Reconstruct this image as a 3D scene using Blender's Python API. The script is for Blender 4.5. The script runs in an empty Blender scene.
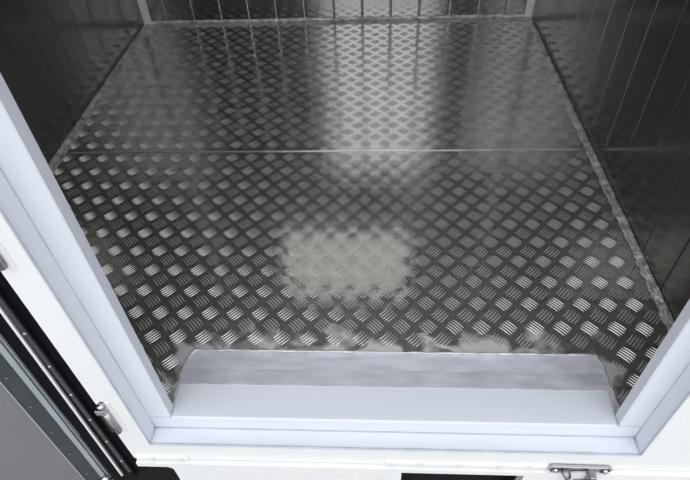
import bpy, bmesh, math, random
from mathutils import Matrix, Vector
random.seed(4)
S = bpy.context.scene
C = S.collection
PI = math.pi

# ------------------------------------------------------------------ camera
cam_d = bpy.data.cameras.new('camera')
cam = bpy.data.objects.new('camera', cam_d)
C.objects.link(cam)
r = Vector((0.99855301, 0.03967782, -0.03629829))
f = Vector((-0.0537218, 0.70562217, -0.70654888))
f.normalize()
r = (r - f * r.dot(f)).normalized()
u = r.cross(f)
M = Matrix((r, u, -f)).transposed().to_4x4()
M.translation = Vector((0.16765, -0.51692, 0.97884))
cam.matrix_world = M
cam_d.sensor_width = 36.0
cam_d.lens = 36.0 * 551.82 / 690.0
cam_d.clip_start = 0.02
S.camera = cam

# ------------------------------------------------------------------ sky and exposure
S.view_settings.view_transform = 'Standard'
S.view_settings.look = 'None'
S.view_settings.gamma = 1.0
S.view_settings.use_curve_mapping = False
S.view_settings.exposure = 0.12
world = bpy.data.worlds.new('overcast_sky')
S.world = world
world.use_nodes = True
wn = world.node_tree.nodes
wl = world.node_tree.links
wn.clear()
wo = wn.new('ShaderNodeOutputWorld')
wb = wn.new('ShaderNodeBackground')
tc = wn.new('ShaderNodeTexCoord')
sp = wn.new('ShaderNodeSeparateXYZ')
cr = wn.new('ShaderNodeValToRGB')
wl.new(tc.outputs['Generated'], sp.inputs[0])
wl.new(sp.outputs['Z'], cr.inputs[0])
dp = wn.new('ShaderNodeVectorMath')          # the brighter side of the overcast sky lies behind the camera
dp.operation = 'DOT_PRODUCT'
dp.inputs[1].default_value = (0.0, -0.9, 0.43)
wl.new(tc.outputs['Generated'], dp.inputs[0])
gl = wn.new('ShaderNodeMapRange')
gl.inputs[1].default_value = -0.6
gl.inputs[2].default_value = 1.0
gl.inputs[3].default_value = 0.55
gl.inputs[4].default_value = 1.25
wl.new(dp.outputs['Value'], gl.inputs[0])
sc = wn.new('ShaderNodeVectorMath')
sc.operation = 'SCALE'
wl.new(cr.outputs[0], sc.inputs[0])
wl.new(gl.outputs[0], sc.inputs['Scale'])
wl.new(sc.outputs[0], wb.inputs[0])
wl.new(wb.outputs[0], wo.inputs[0])
e = cr.color_ramp.elements
e[0].position = 0.0
e[0].color = (0.55, 0.57, 0.60, 1)
e[1].position = 0.85
e[1].color = (1.22, 1.24, 1.29, 1)
m_ = e.new(0.3)
m_.color = (0.80, 0.82, 0.86, 1)
wb.inputs['Strength'].default_value = 1.75


# ------------------------------------------------------------------ materials
def mat(name, col, metal=0.0, rough=0.5, bump=0.0, bscale=40.0, cvar=0.0, cscale=6.0, rvar=0.0,
        stretch=(1, 1, 1), spec=0.5, coat=0.0):
    m = bpy.data.materials.new(name)
    m.use_nodes = True
    n = m.node_tree.nodes
    l = m.node_tree.links
    b = n['Principled BSDF']
    b.inputs['Base Color'].default_value = (*col, 1)
    b.inputs['Metallic'].default_value = metal
    b.inputs['Roughness'].default_value = rough
    b.inputs['Specular IOR Level'].default_value = spec
    b.inputs['Coat Weight'].default_value = coat
    t = n.new('ShaderNodeTexCoord')
    mp = n.new('ShaderNodeMapping')
    mp.inputs['Scale'].default_value = stretch
    l.new(t.outputs['Object'], mp.inputs[0])
    if cvar > 0 or rvar > 0:
        no = n.new('ShaderNodeTexNoise')
        no.inputs['Scale'].default_value = cscale
        no.inputs['Detail'].default_value = 6
        l.new(mp.outputs[0], no.inputs['Vector'])
        if cvar > 0:
            mr = n.new('ShaderNodeValToRGB')
            mr.color_ramp.elements[0].position = 0.3
            mr.color_ramp.elements[0].color = (*[c * (1 - cvar) for c in col], 1)
            mr.color_ramp.elements[1].position = 0.7
            mr.color_ramp.elements[1].color = (*[min(1, c * (1 + cvar)) for c in col], 1)
            l.new(no.outputs[0], mr.inputs[0])
            l.new(mr.outputs[0], b.inputs['Base Color'])
        if rvar > 0:
            rr = n.new('ShaderNodeMapRange')
            rr.inputs[1].default_value = 0.3
            rr.inputs[2].default_value = 0.7
            rr.inputs[3].default_value = max(0.02, rough - rvar)
            rr.inputs[4].default_value = rough + rvar
            l.new(no.outputs[0], rr.inputs[0])
            l.new(rr.outputs[0], b.inputs['Roughness'])
    if bump > 0:
        nb = n.new('ShaderNodeTexNoise')
        nb.inputs['Scale'].default_value = bscale
        nb.inputs['Detail'].default_value = 3
        l.new(mp.outputs[0], nb.inputs['Vector'])
        bp = n.new('ShaderNodeBump')
        bp.inputs['Strength'].default_value = 1.0
        bp.inputs['Distance'].default_value = bump
        l.new(nb.outputs[0], bp.inputs['Height'])
        l.new(bp.outputs[0], b.inputs['Normal'])
    return m


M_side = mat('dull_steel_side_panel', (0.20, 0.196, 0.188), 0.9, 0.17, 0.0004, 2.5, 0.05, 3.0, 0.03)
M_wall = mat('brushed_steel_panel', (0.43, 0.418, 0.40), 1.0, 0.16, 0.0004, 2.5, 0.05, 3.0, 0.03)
M_body = mat('white_body_paint', (0.69, 0.695, 0.685), 0.0, 0.3, 0.0, 40, 0.015, 3.0, coat=0.3)
M_frame = mat('pale_blue_frame_enamel', (0.60, 0.63, 0.68), 0.0, 0.38, 0.0002, 12, 0.02, 4.0)
M_post = mat('grey_aluminium_angle', (0.80, 0.80, 0.82), 0.15, 0.4, 0.0, 40, 0.08, 8.0)
M_band = mat('bare_aluminium_strip', (0.60, 0.61, 0.67), 0.25, 0.42, 0.0006, 9, 0.16, 14.0, 0.08, stretch=(1, 3, 1))
M_seal = mat('grey_sealant', (0.40, 0.42, 0.46), 0.0, 0.5, 0.001, 60, 0.12, 25.0)
M_foil = mat('crinkled_foil_tape', (0.66, 0.65, 0.62), 0.6, 0.32, 0.006, 130, 0.45, 45.0)
M_black = mat('black_rubber', (0.006, 0.006, 0.008), 0.0, 0.5, 0.0, 40, 0.1, 8.0, spec=0.04)
M_ridge = mat('dark_rivet_strip', (0.045, 0.046, 0.05), 0.3, 0.4, 0.0, 40, 0.2, 10.0)
M_silver = mat('satin_aluminium_rail', (0.80, 0.80, 0.80), 0.5, 0.35)
M_bevel = mat('grey_green_bevel_metal', (0.34, 0.38, 0.40), 0.4, 0.4, 0.0, 40, 0.08, 8.0)
M_dslope = mat('dark_door_edge_metal', (0.06, 0.068, 0.07), 0.5, 0.32, 0.0, 40, 0.15, 6.0)
M_dpanel = mat('grey_door_skin', (0.155, 0.155, 0.165), 0.2, 0.5, 0.0003, 6, 0.07, 5.0)
M_drivet = mat('dull_rivet', (0.35, 0.35, 0.35), 0.3, 0.4)
M_dscrew = mat('dark_screw', (0.16, 0.17, 0.17), 0.3, 0.4)
M_chrome = mat('chrome', (0.42, 0.42, 0.43), 1.0, 0.2, 0.0003, 50)
M_dchrome = mat('tarnished_chrome', (0.26, 0.26, 0.27), 1.0, 0.28, 0.0003, 50, 0.3, 60)
M_hole = mat('dark_hole', (0.01, 0.01, 0.01), 0.0, 0.6)
M_rivet = mat('white_painted_rivet', (0.55, 0.55, 0.55), 0.0, 0.35)
M_ground = mat('asphalt', (0.36, 0.36, 0.35), 0.0, 0.85, 0.01, 60, 0.3, 30.0)
M_ceil = mat('white_ceiling_panel', (0.80, 0.80, 0.78), 0.0, 0.4, 0.0, 40, 0.04, 3.0)
M_unit = mat('white_glow_panel_casing', (0.85, 0.85, 0.82), 0.0, 0.4)  # casing of the added glowing panel


def floor_material():
    m = bpy.data.materials.new('five_bar_tread_aluminium')
    m.use_nodes = True
    n = m.node_tree.nodes
    l = m.node_tree.links
    b = n['Principled BSDF']
    b.inputs['Metallic'].default_value = 1.0
    t = n.new('ShaderNodeTexCoord')
    # wear mottling
    n1 = n.new('ShaderNodeTexNoise')
    n1.inputs['Scale'].default_value = 5.0
    n1.inputs['Detail'].default_value = 7
    l.new(t.outputs['Object'], n1.inputs['Vector'])
    c1 = n.new('ShaderNodeValToRGB')
    c1.color_ramp.elements[0].position = 0.3
    c1.color_ramp.elements[0].color = (0.47, 0.462, 0.447, 1)
    c1.color_ramp.elements[1].position = 0.7
    c1.color_ramp.elements[1].color = (0.57, 0.56, 0.54, 1)
    l.new(n1.outputs[0], c1.inputs[0])
    # smears of dried sealant around the sill cut-out: distance to the cut-out edge + noise
    sx = n.new('ShaderNodeSeparateXYZ')
    l.new(t.outputs['Object'], sx.inputs[0])

    def mth(op, a, c=None):
        q = n.new('ShaderNodeMath')
        q.operation = op
        for i, v in enumerate((a, c)):
            if v is None:
                continue
            if isinstance(v, (int, float)):
                q.inputs[i].default_value = v
            else:
                l.new(v, q.inputs[i])
        return q.outputs[0]
    dx = mth('MAXIMUM', mth('SUBTRACT', mth('ABSOLUTE', mth('SUBTRACT', sx.outputs[0], 0.200)), 0.424), 0.0)
    dy = mth('MAXIMUM', mth('SUBTRACT', sx.outputs[1], 0.130), 0.0)
    d = mth('SQRT', mth('ADD', mth('MULTIPLY', dx, dx), mth('MULTIPLY', dy, dy)))
    n2 = n.new('ShaderNodeTexNoise')
    n2.inputs['Scale'].default_value = 17.0
    n2.inputs['Detail'].default_value = 4
    n2.inputs['Distortion'].default_value = 0.6
    l.new(t.outputs['Object'], n2.inputs['Vector'])
    thr = mth('ADD', mth('MULTIPLY', mth('SUBTRACT', n2.outputs[0], 0.44), 0.26), 0.003)
    s0 = mth('SUBTRACT', thr, d)
    mr = n.new('ShaderNodeMapRange')
    mr.inputs[1].default_value = -0.020
    mr.inputs[2].default_value = 0.026
    mr.inputs[3].default_value = 0.0
    mr.inputs[4].default_value = 0.8
    l.new(s0, mr.inputs[0])
    mx = n.new('ShaderNodeMix')
    mx.data_type = 'RGBA'
    l.new(mr.outputs[0], mx.inputs['Factor'])
    l.new(c1.outputs[0], mx.inputs['A'])
    mx.inputs['B'].default_value = (0.74, 0.74, 0.74, 1)
    l.new(mx.outputs['Result'], b.inputs['Base Color'])
    mt = n.new('ShaderNodeMapRange')
    mt.inputs[3].default_value = 0.84
    mt.inputs[4].default_value = 0.25
    l.new(mr.outputs[0], mt.inputs[0])
    l.new(mt.outputs[0], b.inputs['Metallic'])
    r1 = n.new('ShaderNodeMapRange')
    r1.inputs[1].default_value = 0.3
    r1.inputs[2].default_value = 0.7
    r1.inputs[3].default_value = 0.08
    r1.inputs[4].default_value = 0.15
    l.new(n1.outputs[0], r1.inputs[0])
    ra = mth('ADD', r1.outputs[0], mth('MULTIPLY', mr.outputs[0], 0.25))
    l.new(ra, b.inputs['Roughness'])
    nb = n.new('ShaderNodeTexNoise')
    nb.inputs['Scale'].default_value = 55.0
    nb.inputs['Detail'].default_value = 2
    l.new(t.outputs['Object'], nb.inputs['Vector'])
    bp = n.new('ShaderNodeBump')
    bp.inputs['Strength'].default_value = 1.0
    bp.inputs['Distance'].default_value = 0.0006
    # the sheet is slightly dished between the pressed bar groups
    cxx = mth('COSINE', mth('MULTIPLY', mth('SUBTRACT', sx.outputs[0], 0.6790), 2 * PI / 0.0567))
    cyy = mth('COSINE', mth('MULTIPLY', mth('SUBTRACT', sx.outputs[1], 0.4530), 2 * PI / 0.0643))
    hsum = mth('ADD', mth('MULTIPLY', nb.outputs[0], 0.30), mth('MULTIPLY', mth('MULTIPLY', cxx, cyy), 0.28))
    l.new(hsum, bp.inputs['Height'])
    l.new(bp.outputs[0], b.inputs['Normal'])
    return m


M_floor = floor_material()
M_bars = mat('worn_raised_bars', (0.72, 0.715, 0.70), 0.62, 0.29, 0.0, 40, 0.10, 30.0)


# ------------------------------------------------------------------ helpers
def obj(name, bm, m, parent=None, smooth=False):
    me = bpy.data.meshes.new(name)
    bm.normal_update()
    bm.to_mesh(me)
    bm.free()
    me.materials.append(m)
    if smooth:
        for p in me.polygons:
            p.use_smooth = True
    o = bpy.data.objects.new(name, me)
    C.objects.link(o)
    if parent:
        o.parent = parent
    return o


def raw(name, vs, fs, m, parent=None, smooth=False):
    me = bpy.data.meshes.new(name)
    me.from_pydata(vs, [], fs)
    me.update()
    me.materials.append(m)
    if smooth:
        for p in me.polygons:
            p.use_smooth = True
    o = bpy.data.objects.new(name, me)
    C.objects.link(o)
    if parent:
        o.parent = parent
    return o


def tag(o, label, cat, group=None):
    o['label'] = label
    o['category'] = cat
    if group:
        o['group'] = group
    return o


def thing(name, label, cat, loc=(0, 0, 0), group=None):
    o = bpy.data.objects.new(name, None)
    o.empty_display_size = 0.05
    C.objects.link(o)
    o.location = loc
    return tag(o, label, cat, group)


def struct(o):
    o['kind'] = 'structure'
    return o


def box(bm, x0, x1, y0, y1, z0, z1, bev=0.0):
    g = bmesh.ops.create_cube(bm, size=1)
    bmesh.ops.scale(bm, vec=(x1 - x0, y1 - y0, z1 - z0), verts=g['verts'])
    bmesh.ops.translate(bm, vec=((x0 + x1) / 2, (y0 + y1) / 2, (z0 + z1) / 2), verts=g['verts'])
    if bev > 0:
        es = set()
        for v in g['verts']:
            es.update(v.link_edges)
        bmesh.ops.bevel(bm, geom=list(es), offset=bev, segments=2, affect='EDGES', profile=0.5)


def bx(name, x0, x1, y0, y1, z0, z1, m, parent=None, bev=0.0):
    bm = bmesh.new()
    box(bm, x0, x1, y0, y1, z0, z1, bev)
    return obj(name, bm, m, parent)


def extrude_z(name, poly, z0, z1, m, parent=None, caps=True, zfun=None):
    """closed xy polygon pulled along z"""
    n = len(poly)
    vs = [(x, y, z0) for x, y in poly] + [(x, y, z1) for x, y in poly]
    fs = [(i, (i + 1) % n, n + (i + 1) % n, n + i) for i in range(n)]
    if caps:
        fs += [tuple(range(n - 1, -1, -1)), tuple(range(n, 2 * n))]
    o = raw(name, vs, fs, m, parent)
    bm = bmesh.new()
    bm.from_mesh(o.data)
    bmesh.ops.recalc_face_normals(bm, faces=bm.faces)
    bm.to_mesh(o.data)
    bm.free()
    return o


def tube(bm, pts, rad, seg=8, jitter=0.0, squash=1.0):
    pts = [Vector(p) for p in pts]
    rings = []
    for i, p in enumerate(pts):
        a = pts[max(0, i - 1)]
        b = pts[min(len(pts) - 1, i + 1)]
        t = (b - a).normalized()
        ref = Vector((0, 0, 1)) if abs(t.z) < 0.9 else Vector((0, 1, 0))
        s = t.cross(ref).normalized()
        w = s.cross(t)
        rr = rad[i] if isinstance(rad, (list, tuple)) else rad
        rr *= 1 + random.uniform(-jitter, jitter)
        rings.append([bm.verts.new(p + s * rr * math.cos(2 * PI * k / seg) + w * rr * squash * math.sin(2 * PI * k / seg))
                      for k in range(seg)])
    for a, b in zip(rings, rings[1:]):
        for k in range(seg):
            bm.faces.new((a[k], a[(k + 1) % seg], b[(k + 1) % seg], b[k]))
    bm.faces.new(rings[0][::-1])
    bm.faces.new(rings[-1])


def line(a, b, n):
    a, b = Vector(a), Vector(b)
    return [a.lerp(b, i / n) for i in range(n + 1)]


def dome(bm, c, rad, h, axis, seg=12):
    """rivet head: rounded cap whose axis points along `axis`"""
    axis = Vector(axis).normalized()
    ref = Vector((0, 0, 1)) if abs(axis.z) < 0.9 else Vector((0, 1, 0))
    s = axis.cross(ref).normalized()
    w = axis.cross(s)
    c = Vector(c)
    prev = None
    for j in range(4):
        a = j / 4 * PI / 2
        rr, hh = rad * math.cos(a), h * math.sin(a)
        ring = [bm.verts.new(c + axis * hh + (s * math.cos(2 * PI * k / seg) + w * math.sin(2 * PI * k / seg)) * rr) for k in range(seg)]
        if prev:
            for k in range(seg):
                bm.faces.new((prev[k], prev[(k + 1) % seg], ring[(k + 1) % seg], ring[k]))
        else:
            bm.faces.new(ring[::-1])
        prev = ring
    top = bm.verts.new(c + axis * h)
    for k in range(seg):
        bm.faces.new((prev[k], prev[(k + 1) % seg], top))
    bmesh.ops.recalc_face_normals(bm, faces=bm.faces)


# ------------------------------------------------------------------ the box
W, L, H = 0.8, 1.744, 2.30
XL, XR, RV, A, B = -0.2238, 0.6176, 0.0224, 0.0422, 0.0327
YB = -RV - B
DOOR_H = 2.15


def grooved(name, p0, p1, inward, offs, m, z0=0.0, z1=H):
    """panel wall from p0 to p1, grooves at distances offs, facing inward"""
    p0, p1 = Vector(p0), Vector(p1)
    d = (p1 - p0)
    ln = d.length
    d.normalize()
    nrm = Vector(inward)
    prof = [(0, 0)]
    for s in offs:
        # two rolled edges meeting in a narrow joint
        half = [(0.0060, 0), (0.0048, -0.00012), (0.0034, -0.00042), (0.0022, -0.00085), (0.0012, -0.0015), (0.0006, -0.0035)]
        if m is M_side:
            half = [(0.0030, 0), (0.0018, -0.0007), (0.0007, -0.0035)]
        prof += [(s - a, b) for a, b in half] + [(s + a, b) for a, b in half[::-1]]
    prof.append((ln, 0))
    vs, fs = [], []
    for s, h in prof:
        q = p0 + d * s + nrm * h
        vs += [(q.x, q.y, z0), (q.x, q.y, z1)]
    n = len(prof)
    # back skin
    for s in (0, ln):
        q = p0 + d * s - nrm * 0.04
        vs += [(q.x, q.y, z0), (q.x, q.y, z1)]
    for i in range(n - 1):
        fs.append((2 * i, 2 * i + 2, 2 * i + 3, 2 * i + 1))
    b = 2 * n
    fs.append((b, b + 1, b + 3, b + 2))
    fs.append((0, 1, b + 1, b))
    fs.append((2 * n - 2, b + 2, b + 3, 2 * n - 1))
    o = raw(name, vs, fs, m)
    bm = bmesh.new()
    bm.from_mesh(o.data)
    ng = [v for v in bm.verts]
    bmesh.ops.recalc_face_normals(bm, faces=bm.faces)
    bm.to_mesh(o.data)
    bm.free()
    return struct(o)


P = 0.1167
back_offs = [W - 0.003 + P * k for k in range(-6, 7)]
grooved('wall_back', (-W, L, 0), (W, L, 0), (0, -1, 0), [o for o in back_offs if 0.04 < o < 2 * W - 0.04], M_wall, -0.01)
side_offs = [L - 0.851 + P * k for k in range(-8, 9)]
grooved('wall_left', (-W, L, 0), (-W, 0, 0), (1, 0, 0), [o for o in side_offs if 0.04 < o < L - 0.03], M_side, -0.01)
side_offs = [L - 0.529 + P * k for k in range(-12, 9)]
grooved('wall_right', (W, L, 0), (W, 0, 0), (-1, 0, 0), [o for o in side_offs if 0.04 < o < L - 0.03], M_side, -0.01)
struct(bx('ceiling', -W - 0.04, W + 0.04, YB + 0.003, L + 0.04, H, H + 0.04, M_ceil))

# grey angle posts in the two far corners
for k, sx in enumerate((-1, 1)):
    poly = [(sx * W, L), (sx * (W - 0.026), L), (sx * (W - 0.026), L - 0.003), (sx * (W - 0.003), L - 0.006), (sx * (W - 0.003), L - 0.020), (sx * W, L - 0.020)]
    struct(extrude_z('trim_%d' % (k + 1), poly, 0.004, H, M_post))

# front wall: white outer skin and steel inner skin around the doorway, one mesh with the opening
XO = W + 0.04
XLB = -0.320            # left rim of the white skin, where the door seal starts
ZB = -0.112             # fold above the riveted rail
bm = bmesh.new()
T0 = YB
box(bm, XR + A + 0.0035, XO, T0, -0.001, ZB, H + 0.04, 0.0)
box(bm, XLB, XL - A - 0.0035, T0, -0.001, ZB, H + 0.04, 0.0)
box(bm, -XO, XLB, T0 + 0.045, -0.001, ZB, H + 0.04, 0.0)
box(bm, XL - A - 0.0035, XR + A + 0.0035, T0, -0.001, DOOR_H + A + 0.0035, H + 0.04, 0.0)
box(bm, XL - A - 0.0035, XR + A + 0.0035, T0, -0.001, ZB, -A - 0.0045, 0.0)
struct(obj('wall_front', bm, M_body))
# left exterior: recess behind the door seal is black rubber
# lid over the far outside so that the box reads as a body from the side
bm = bmesh.new()
box(bm, -XO - 0.003, -W - 0.041, 0, L + 0.045, -0.06, H + 0.04)
box(bm, W + 0.041, XO + 0.003, 0, L + 0.045, -0.06, H + 0.04)
box(bm, -XO, XO, L + 0.041, L + 0.045, -0.06, H + 0.04)
struct(obj('wall_outside', bm, M_body))


# ------------------------------------------------------------------ tread plate floor
AX, AY = 0.0567, 0.0643
NX0, NY0 = 0.6790, 0.4530
SEAM = 0.845
CX0, CX1, CY = -0.2255, 0.6260, 0.130


def bars(y_lo, y_hi, z, keep):
    vs, fs = [], []
    prof_t = [-1.0, -0.82, -0.45, 0.0, 0.45, 0.82, 1.0]
    for kind in (0, 1):
        for i in range(-28, 6):
            for j in range(-9, 24):
                cx = NX0 + AX * (i + 0.5 * kind)
                cy = NY0 + AY * (j + 0.5 * kind)
                if not (-W + 0.012 < cx < W - 0.012 and y_lo + 0.008 < cy < y_hi - 0.008):
                    continue
                if not keep(cx, cy):
                    continue
                ang = math.atan2(-AY, AX) if kind == 0 else math.atan2(AY, AX)
                ang = (-PI / 4 if kind == 0 else PI / 4) * 0.5 + ang * 0.5
                ca, sa = math.cos(ang), math.sin(ang)
                for q in (-2, -1, 0, 1, 2):
                    hl = 0.0172 * (1 - 0.035 * q * q)
                    base = len(vs)
                    oy = q * 0.0064
                    for t in prof_t:
                        s = math.sqrt(max(0.0, 1 - abs(t) ** 2.2))
                        hw = 0.0013 * (0.35 + 0.65 * s)
                        hh = 0.0013 * s
                        for a, hf in ((-1, 0), (-0.55, 0.75), (0, 1), (0.55, 0.75), (1, 0)):
                            lx, ly = t * hl, oy + a * hw + 0.0012 * (1 - t * t) * (-1 if kind else 1)
                            X, Y = cx + lx * ca - ly * sa, cy + lx * sa + ly * ca
                            X = min(max(X, -W + 0.001), W - 0.001)
                            Y = min(max(Y, y_lo + 0.001), y_hi - 0.001)
                            vs.append((X, Y, z + hh * hf))
                    for a in range(len(prof_t) - 1):
                        for b in range(4):
                            k = base + a * 5 + b
                            fs.append((k, k + 5, k + 6, k + 1))
    return vs, fs


def plate(name, poly, holes_keep, y_lo, y_hi, zt, thick, parent=None):
    vs, fs = bars(y_lo, y_hi, zt, holes_keep)
    b = len(vs)
    n = len(poly)
    vs += [(x, y, zt) for x, y in poly] + [(x, y, zt - thick) for x, y in poly]
    nb = len(fs)
    fs.append(tuple(range(b, b + n)))
    fs.append(tuple(range(b + 2 * n - 1, b + n - 1, -1)))
    for i in range(n):
        fs.append((b + i, b + n + i, b + n + (i + 1) % n, b + (i + 1) % n))
    o = raw(name, vs, fs, M_floor, parent)
    o.data.materials.append(M_bars)
    for i, p in enumerate(o.data.polygons):
        p.use_smooth = i < nb
        p.material_index = 1 if i < nb else 0
    return o


# ragged hand-cut edge around the sill
cut = []
y = 0.0
while y < 0.098:
    cut.append((CX0 + random.uniform(-0.0018, 0.0018), y))
    y += 0.009
cut += [(CX0 + 0.003, 0.108), (CX0 + 0.010, 0.122), (CX0 + 0.016, CY)]
x = CX0 + 0.03
while x < CX1 - 0.012:
    cut.append((x, CY + random.uniform(-0.0006, 0.0006)))
    x += 0.013
cut += [(CX1 - 0.008, CY)]
y = 0.118
while y > 0.004:
    cut.append((CX1 - 0.004 + 0.006 * (1 - y / 0.118) + random.uniform(-0.0022, 0.0022), y))
    y -= 0.009
cut.append((CX1 + 0.003, 0.0))
front_poly = [(W, 0.0), (W, SEAM), (-W, SEAM), (-W, 0.0)] + cut


def keep_front(x, y):
    return not (CX0 - 0.004 < x < CX1 + 0.004 and y < CY + 0.006)


fl = struct(plate('floor', front_poly, keep_front, 0.0, SEAM, 0.0015, 0.004))
fb = plate('rear_sheet', [(-W, SEAM - 0.010), (W, SEAM - 0.010), (W, L), (-W, L)], lambda x, y: True, SEAM - 0.010, L, 0.0032, 0.0028, fl)
# bright lip of the upper sheet along the overlap
bm = bmesh.new()
tube(bm, [Vector((-W + 0.02 + (2 * W - 0.04) * i / 60, SEAM - 0.0105, 0.0028)) for i in range(61)], 0.0016, 6, 0.25)
obj('sheet_lip', bm, mat('bright_cut_edge', (0.72, 0.72, 0.70), 0.8, 0.35), fl, True)
# sub-floor under the sheets
bx('subfloor', -W, W, 0.002, L, -0.03, -0.0035, M_band, fl)


# crinkled foil along the foot of the walls
def foil(name, a, b, inward, up, width, n):
    a, b = Vector(a), Vector(b)
    nrm = Vector(inward)
    prof = [(0.0012, up), (0.0016, up * 0.72), (0.0025, up * 0.35), (0.0050, 0.0075), (width * 0.4, 0.0050), (width * 0.75, 0.0045), (width, 0.0034)]
    vs, fs = [], []
    for i in range(n + 1):
        p = a.lerp(b, i / n)
        jw = random.uniform(-0.003, 0.003)
        for k, (d, h) in enumerate(prof):
            jd = jw * (k / 6) + (random.uniform(-0.0005, 0.0005) if 0 < k else 0)
            jh = random.uniform(-0.0010, 0.0026) if 0 < k < 6 else (random.uniform(-0.001, 0.001) if k == 0 else 0)
            q = p + nrm * max(0.0008, d + jd)
            vs.append((q.x, q.y, h + jh))
    m = len(prof)
    for i in range(n):
        for k in range(m - 1):
            fs.append((i * m + k, i * m + k + 1, (i + 1) * m + k + 1, (i + 1) * m + k))
    o = raw(name, vs, fs, M_foil, None)
    return struct(o)


foil('baseboard_back', (-W + 0.004, L, 0), (W - 0.004, L, 0), (0, -1, 0), 0.018, 0.034, 150)
foil('baseboard_left', (-W, L - 0.004, 0), (-W, 0.02, 0), (1, 0, 0), 0.014, 0.026, 170)
foil('baseboard_right', (W, L - 0.004, 0), (W, 0.02, 0), (-1, 0, 0), 0.010, 0.020, 170)

# ------------------------------------------------------------------ door frame with its stepped rebate
fr = thing('door_frame', 'pale blue-grey stepped metal frame around the open doorway of the steel-lined box', 'door frame', ((XL + XR) / 2, 0, 0))


def jamb(s, xi):
    poly = [(xi, 0.0), (xi, -RV + 0.002), (xi - s * 0.002, -RV), (xi - s * A + 0, -RV), (xi - s * A, YB - 0.0015),
            (xi - s * (A + 0.003), YB - 0.0015), (xi - s * (A + 0.003), 0.0)]
    poly = [(x - (XL + XR) / 2, y) for x, y in poly]
    return extrude_z('jamb', poly, -A * 0.0 - 0.0405 if False else -A - 0.003, DOOR_H, M_frame, fr)


jamb(1, XL)
jamb(-1, XR)
XM = (XL + XR) / 2
hw = (XR - XL) / 2


def prism_x(name, prof, x0, x1, m, parent, nx=1, wob=0.0):
    """yz profile (open) pulled along x"""
    vs, fs = [], []
    n = len(prof)
    for i in range(nx + 1):
        x = x0 + (x1 - x0) * i / nx
        for (y, z) in prof:
            vs.append((x, y, z + (random.uniform(-wob, wob) if wob else 0)))
    for i in range(nx):
        for k in range(n):
            a, b = i * n + k, i * n + (k + 1) % n
            fs.append((a, b, b + n, a + n))
    fs.append(tuple(range(n))[::-1])
    fs.append(tuple(range(nx * n, nx * n + n)))
    o = raw(name, vs, fs, m, parent)
    bm = bmesh.new()
    bm.from_mesh(o.data)
    bmesh.ops.recalc_face_normals(bm, faces=bm.faces)
    bm.to_mesh(o.data)
    bm.free()
    return o


# sill: flat tread level with the floor, front face, outer ledge
sill_prof = [(0.050, 0.0), (-RV + 0.003, 0.0), (-RV + 0.0008, -0.001), (-RV, -0.0035), (-RV, -A), (YB - 0.0015, -A), (YB - 0.0015, -A - 0.003), (0.050, -A - 0.003)]
prism_x('sill', sill_prof, -hw, hw, M_frame, fr)
for s in (-1, 1):
    prism_x('corner_ledge', [(-RV - 0.0002, -A), (YB - 0.0015, -A), (YB - 0.0015, -A - 0.003), (-RV - 0.0002, -A - 0.003)], s * hw, s * (hw + A), M_frame, fr)
    prism_x('corner_face', [(-0.01, 0.0), (-RV - 0.0001, 0.0), (-RV - 0.0001, -A), (-0.01, -A)], s * hw, s * (hw + A), M_frame, fr)
# the sill face and ledge run on under the jambs to the mitred corners
head_prof = [(0.0, DOOR_H), (-RV, DOOR_H), (-RV, DOOR_H + A), (YB - 0.0015, DOOR_H + A), (YB - 0.0015, DOOR_H + A + 0.003), (0.0, DOOR_H + A + 0.003)]
prism_x('frame_head', head_prof, -hw - A, hw + A, M_frame, fr)
# grey bare metal strip rising from the floor cut-out to the sill
strip = prism_x('ramp_strip', [(CY + 0.003, -0.0060), (0.098, -0.0048), (0.094, -0.0040), (0.052, 0.0006), (0.049, 0.0006), (0.049, -0.004), (CY + 0.003, -0.010)],
                -hw + 0.002, hw + 0.004, M_band, fr, 40, 0.0002)
strip['label'] = 'duller bare metal strip at the inner edge of the sill'
# shallow lips rolled along the ledge
bm = bmesh.new()
tube(bm, [Vector((-hw - A + (2 * hw + 2 * A) * i / 40, -RV - 0.001, -A + 0.001)) for i in range(41)], 0.0013, 6, 0.2)
tube(bm, [Vector((-hw - A + (2 * hw + 2 * A) * i / 40, YB - 0.0015, -A - 0.0008)) for i in range(41)], 0.0026, 6, 0.25)
for s in (-1, 1):
    tube(bm, [(s * (hw + A), -RV, -A), (s * (hw + A), YB - 0.001, -A)], 0.0030, 6)
    tube(bm, line((s * hw, -0.0005, 0.001), (s * hw, -RV - 0.0005, 0.001), 6), 0.0022, 6, 0.25)
    tube(bm, line((s * hw, -RV - 0.0003, 0.0), (s * (hw + A), -RV - 0.0003, 0.0), 8), 0.0007, 6)
    tube(bm, line((s * (hw + A), YB - 0.0015, -A), (s * (hw + A), YB - 0.0015, DOOR_H), 60), 0.0016, 6, 0.25)
    tube(bm, line((s * (hw + A), -RV - 0.0003, -A), (s * (hw + A), -RV - 0.0003, DOOR_H), 60), 0.0012, 6, 0.25)
sb = obj('sealant_bead', bm, M_seal, fr, True)
sb['label'] = 'darker grey sealant in the frame joints'
# ragged sealant along the cut edge of the tread plate
bm = bmesh.new()
pts = [(x - XM, y, 0.0016) for x, y in cut]
tube(bm, pts, 0.0024, 6, 0.6)
obj('cut_edge_sealant', bm, mat('smeared_sealant', (0.52, 0.52, 0.53), 0.3, 0.42, 0.0015, 90, 0.25, 40), fr, True)

# ------------------------------------------------------------------ riveted rail below the sill
rail = thing('lower_rail', 'white riveted metal rail running below the door sill', 'rail', (0.1, YB, ZB))
RY = 0.010
bm = bmesh.new()


def rbox(x0, x1, z0, z1):
    box(bm, x0 - 0.1, x1 - 0.1, -RY, 0.012, z0 - ZB, z1 - ZB)


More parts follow.
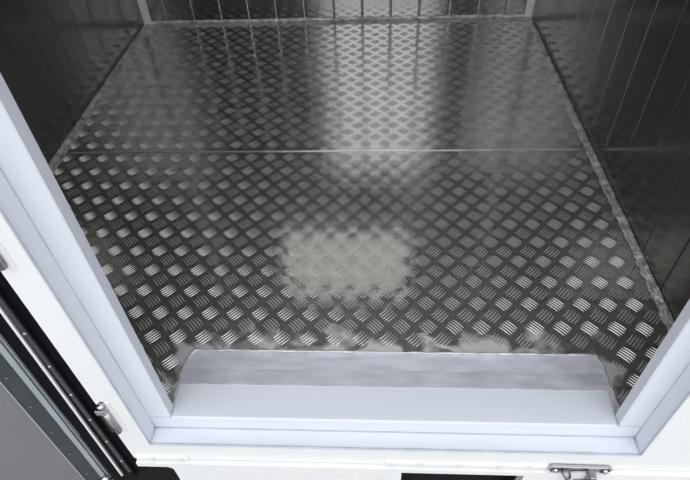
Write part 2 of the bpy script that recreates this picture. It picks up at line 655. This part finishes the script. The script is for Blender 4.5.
rbox(XLB + 0.006, XO, -0.129, ZB - 0.002)
rbox(-0.242, 0.222, -0.45, -0.129)
rbox(0.462, XO, -0.45, -0.129)
# rounded inner corner beside the rubber block
rc = 0.014
pr = [(-0.242, -0.129)] + [(-0.242 - rc + rc * math.sin(t * PI / 12), -0.129 - rc + rc * math.cos(t * PI / 12)) for t in range(7)]
lo = [bm.verts.new((x - 0.1, -RY, z - ZB)) for x, z in pr]
hi = [bm.verts.new((x - 0.1, 0.012, z - ZB)) for x, z in pr]
bm.faces.new(lo)
bm.faces.new(hi[::-1])
for i in range(len(pr)):
    j = (i + 1) % len(pr)
    bm.faces.new((lo[i], hi[i], hi[j], lo[j]))
bmesh.ops.recalc_face_normals(bm, faces=bm.faces)
rail_plate = obj('rail_plate', bm, M_body, rail)
for a, b in ((-0.314, -0.205), (0.19, 0.508)):
    bx('raised_strap', a - 0.1, b - 0.1, -0.0035, 0.004, -0.097 - ZB, -0.1085 - ZB + 0.0, M_body, rail, 0.0008)
proto = None


def rivet(x, yv, z, rad=0.0045, h=0.0028):
    bm = bmesh.new()
    dome(bm, (0, 0, 0), rad, h, (0, -1, 0))
    o = obj('rivet', bm, M_rivet, rail, True)
    o.location = (x - 0.1, yv, z - ZB)
    return o


for i in range(5):
    rivet(-0.125 + 0.0772 * i, -RY, -0.151)
rivet(0.504, -RY, -0.150)
for x in (0.69, 0.77):
    rivet(x, -RY, -0.150)
for x in (-0.278, -0.220, 0.203, 0.257, 0.335, 0.412, 0.470):
    rivet(x, -0.0035, -0.103, 0.005, 0.0035)

# black rubber and frame members behind the rail
ub = tag(bx('underbody', -1.2, XO - 0.02, YB + 0.055, L, -0.55, -0.115, M_black), 'black underbody seen through the gaps in the white rail', 'underbody')
buf = thing('rubber_buffer', 'black rounded rubber block below the bottom left corner of the frame', 'rubber block', (-0.29, YB, -0.2))
bm = bmesh.new()
box(bm, -0.05, 0.047, 0.013, 0.05, -0.12, 0.080, 0.004)
obj('block', bm, M_black, buf)

# ------------------------------------------------------------------ chrome catch at the bottom right
cc = thing('door_catch', 'chrome door catch bolted below the right end of the sill', 'door catch', (0.5625, YB, -0.1))
bm = bmesh.new()
pl = [(-0.054, -0.001), (-0.046, 0.007), (0.046, 0.005), (0.055, -0.003), (0.050, -0.010), (0.024, -0.010), (0.018, -0.005),
      (-0.014, -0.004), (-0.020, -0.009), (-0.030, -0.010), (-0.048, -0.009)]
vs = [bm.verts.new((x, -0.001, z + 0.002)) for x, z in pl]
fc = bm.faces.new(vs)
ex = bmesh.ops.extrude_face_region(bm, geom=[fc])
bmesh.ops.translate(bm, vec=(0, -0.006, 0), verts=[v for v in ex['geom'] if isinstance(v, bmesh.types.BMVert)])
bmesh.ops.recalc_face_normals(bm, faces=bm.faces)
bmesh.ops.bevel(bm, geom=list(bm.edges), offset=0.001, segments=1, affect='EDGES')
obj('mounting_plate', bm, M_chrome, cc)
for x in (-0.040, 0.042):
    bm = bmesh.new()
    dome(bm, (x, -0.006, -0.003), 0.0060, 0.006, (0, -1, 0), 6)
    b = obj('bolt', bm, M_chrome, cc)
    bm = bmesh.new()
    tube(bm, [(x, -0.0055, -0.003), (x, -0.0072, -0.003)], 0.0085, 12)
    obj('washer', bm, M_hole, b)
bm = bmesh.new()
tube(bm, [(-0.024, -0.006, -0.001), (-0.020, -0.016, -0.010), (-0.0185, -0.022, -0.024), (-0.018, -0.022, -0.032)], [0.0075, 0.0062, 0.0052, 0.0050], 10)
obj('hook', bm, M_dchrome, cc, True)
bm = bmesh.new()
box(bm, 0.014, 0.026, -0.022, -0.006, -0.034, -0.001, 0.002)
box(bm, -0.002, 0.026, -0.026, -0.008, -0.046, -0.032, 0.002)
obj('bracket', bm, M_dchrome, cc)
bm = bmesh.new()
tube(bm, [(-0.014, -0.0065, -0.0035), (0.014, -0.0065, -0.0015)], 0.0018, 8)
obj('slot', bm, M_hole, cc, True)

cc.scale = (1.14, 1.1, 1.14)
# ------------------------------------------------------------------ chrome hinges on the left rim
def hinge(zc, label, ln):
    h = bpy.data.objects.new('hinge', None)
    h.empty_display_size = 0.02
    C.objects.link(h)
    h.parent = fr
    h.location = (-0.308 - XM, YB, zc)
    h['label'] = label
    k = ln / 2
    bm = bmesh.new()
    box(bm, -0.010, 0.014, -0.0025, 0.001, -k, k, 0.001)
    pt = obj('hinge_plate', bm, M_body, h)
    bm = bmesh.new()
    tube(bm, [(0.001, -0.006, -k + 0.006), (0.001, -0.006, k * 0.55)], 0.0062, 12)
    kn = obj('knuckle', bm, M_chrome, h, True)
    bm = bmesh.new()
    box(bm, -0.012, 0.006, -0.013, -0.002, k * 0.52, k * 0.78, 0.001)
    obj('hinge_bracket', bm, M_chrome, h)
    bm = bmesh.new()
    tube(bm, [(0.001, -0.006, k * 0.5), (0.001, -0.006, k * 0.98)], 0.0042, 10)
    tube(bm, [(0.001, -0.006, k * 0.90), (0.001, -0.006, k * 1.0)], 0.0070, 10)
    obj('hinge_pin', bm, M_chrome, h, True)
    bm = bmesh.new()
    box(bm, -0.012, -0.003, -0.0075, 0.001, -k * 0.9, k * 0.45)
    obj('recess', bm, M_hole, h)
    return h


hinge(0.063, 'chrome hinge on the left rim, the lower one near the bottom corner', 0.105)
hinge(0.515, 'chrome hinge on the left rim, the upper one at the photo edge', 0.10)

# ------------------------------------------------------------------ the open door leaf
TH = math.radians(20)
dr = thing('cargo_door', 'open cargo door leaf with grey inner skin and black rubber edge, left of the frame', 'door', (-0.33, -0.06, -0.165))
dr.rotation_euler = (0, 0, TH)
# local frame: leaf runs along -x, faces -y, z up from the leaf's bottom edge
ZT = 2.45
SL = 0.018


def strip_d(name, prof, m, z0=0.0, z1=ZT, slope=0.0, nz=1, wob=0.0):
    """(u, w) outline: u along the leaf, w towards the viewer"""
    vs, fs = [], []
    n = len(prof)
    for i in range(nz + 1):
        z = z0 + (z1 - z0) * i / nz
        for uu, w in prof:
            vs.append((-(uu + slope * (0.2 - (z - 0.065)) + random.uniform(-wob, wob)), -w, z))
    for i in range(nz):
        for k in range(n):
            a, b = i * n + k, i * n + (k + 1) % n
            fs.append((a, b, b + n, a + n))
    fs.append(tuple(range(n))[::-1])
    fs.append(tuple(range(nz * n, nz * n + n)))
    o = raw(name, vs, fs, m, dr)
    bm = bmesh.new()
    bm.from_mesh(o.data)
    bmesh.ops.recalc_face_normals(bm, faces=bm.faces)
    bm.to_mesh(o.data)
    bm.free()
    return o


strip_d('door_seal', [(-0.030, -0.030), (-0.030, -0.014), (0.006, -0.012), (0.009, -0.004), (0.046, -0.004), (0.050, -0.030)], M_black, -0.03)
strip_d('rivet_strip', [(0.0095, -0.004), (0.0105, -0.0015), (0.0165, -0.0015), (0.0175, -0.004)], M_ridge, 0.0, ZT)
strip_d('seal_rail', [(0.0225, -0.005), (0.0225, 0.0015), (0.0262, 0.0015), (0.0262, -0.005)], M_silver, 0.0, ZT, SL)
strip_d('fine_edge_rail', [(0.0462, -0.004), (0.0468, 0.001), (0.0482, 0.001), (0.0486, -0.004)], M_bevel, 0.0, ZT, SL)
strip_d('bevel_trim', [(0.0515, -0.006), (0.0525, 0.000), (0.0600, 0.002), (0.0620, -0.006)], M_bevel, 0.012, ZT, SL, 60, 0.0003)
strip_d('edge_channel', [(0.0600, -0.020), (0.0600, -0.003), (0.0680, -0.007), (0.0870, -0.001), (0.0885, -0.020)], M_dslope, 0.0, ZT, SL)
strip_d('skin_lip', [(0.0885, -0.006), (0.0885, 0.0015), (0.0900, 0.0018), (0.0912, 0.0006), (0.0912, -0.006)], M_bevel, 0.0, ZT, SL)
strip_d('inner_skin', [(0.0912, -0.03), (0.0912, 0.0), (0.80, 0.0), (0.80, -0.03)], M_dpanel, 0.0, ZT, SL)
for i in range(9):
    bm = bmesh.new()
    dome(bm, (-(0.0134), 0.0018, 0.055 + 0.0878 * i), 0.0027, 0.0022, (0, -1, 0), 10)
    obj('rivet', bm, M_drivet, dr, True)
for i in range(8):
    z = 0.047 + 0.0895 * i
    bm = bmesh.new()
    dome(bm, (-(0.0800 + SL * (0.2 - (z - 0.065))), 0.0026, z), 0.0022, 0.0022, (0, -1, 0), 10)
    obj('screw', bm, M_dscrew, dr, True)
bm = bmesh.new()
tube(bm, [(-0.058, -0.004, 0.000), (-0.058, -0.004, 0.022)], 0.0075, 12)
tube(bm, [(-0.072, -0.008, 0.004), (-0.044, -0.008, 0.006)], 0.0045, 10)
obj('corner_bolt', bm, M_chrome, dr, True)

# ------------------------------------------------------------------ unseen glowing panel added on the far wall for the pale tread-plate patch
cu = thing('added_glow_panel', 'unseen warm-white glowing panel added high on the far wall, mirrored in the tread plate', 'light', (0.01, L, 1.04))
bm = bmesh.new()
box(bm, -0.35, 0.35, -0.20, -0.001, -0.02, 0.51, 0.008)
obj('housing', bm, M_unit, cu)
M_glow = mat('added_glow_face', (0.8, 0.8, 0.78), 0.0, 0.4)
M_glow.node_tree.nodes['Principled BSDF'].inputs['Emission Color'].default_value = (1.0, 0.97, 0.90, 1)
M_glow.node_tree.nodes['Principled BSDF'].inputs['Emission Strength'].default_value = 0.42
bm = bmesh.new()
box(bm, -0.33, 0.33, -0.215, -0.199, 0.0, 0.49, 0.005)
obj('glow_face', bm, M_glow, cu)

# ------------------------------------------------------------------ ground outside
struct(bx('ground', -12, 12, -12, 12, -0.95, -0.9, M_ground))
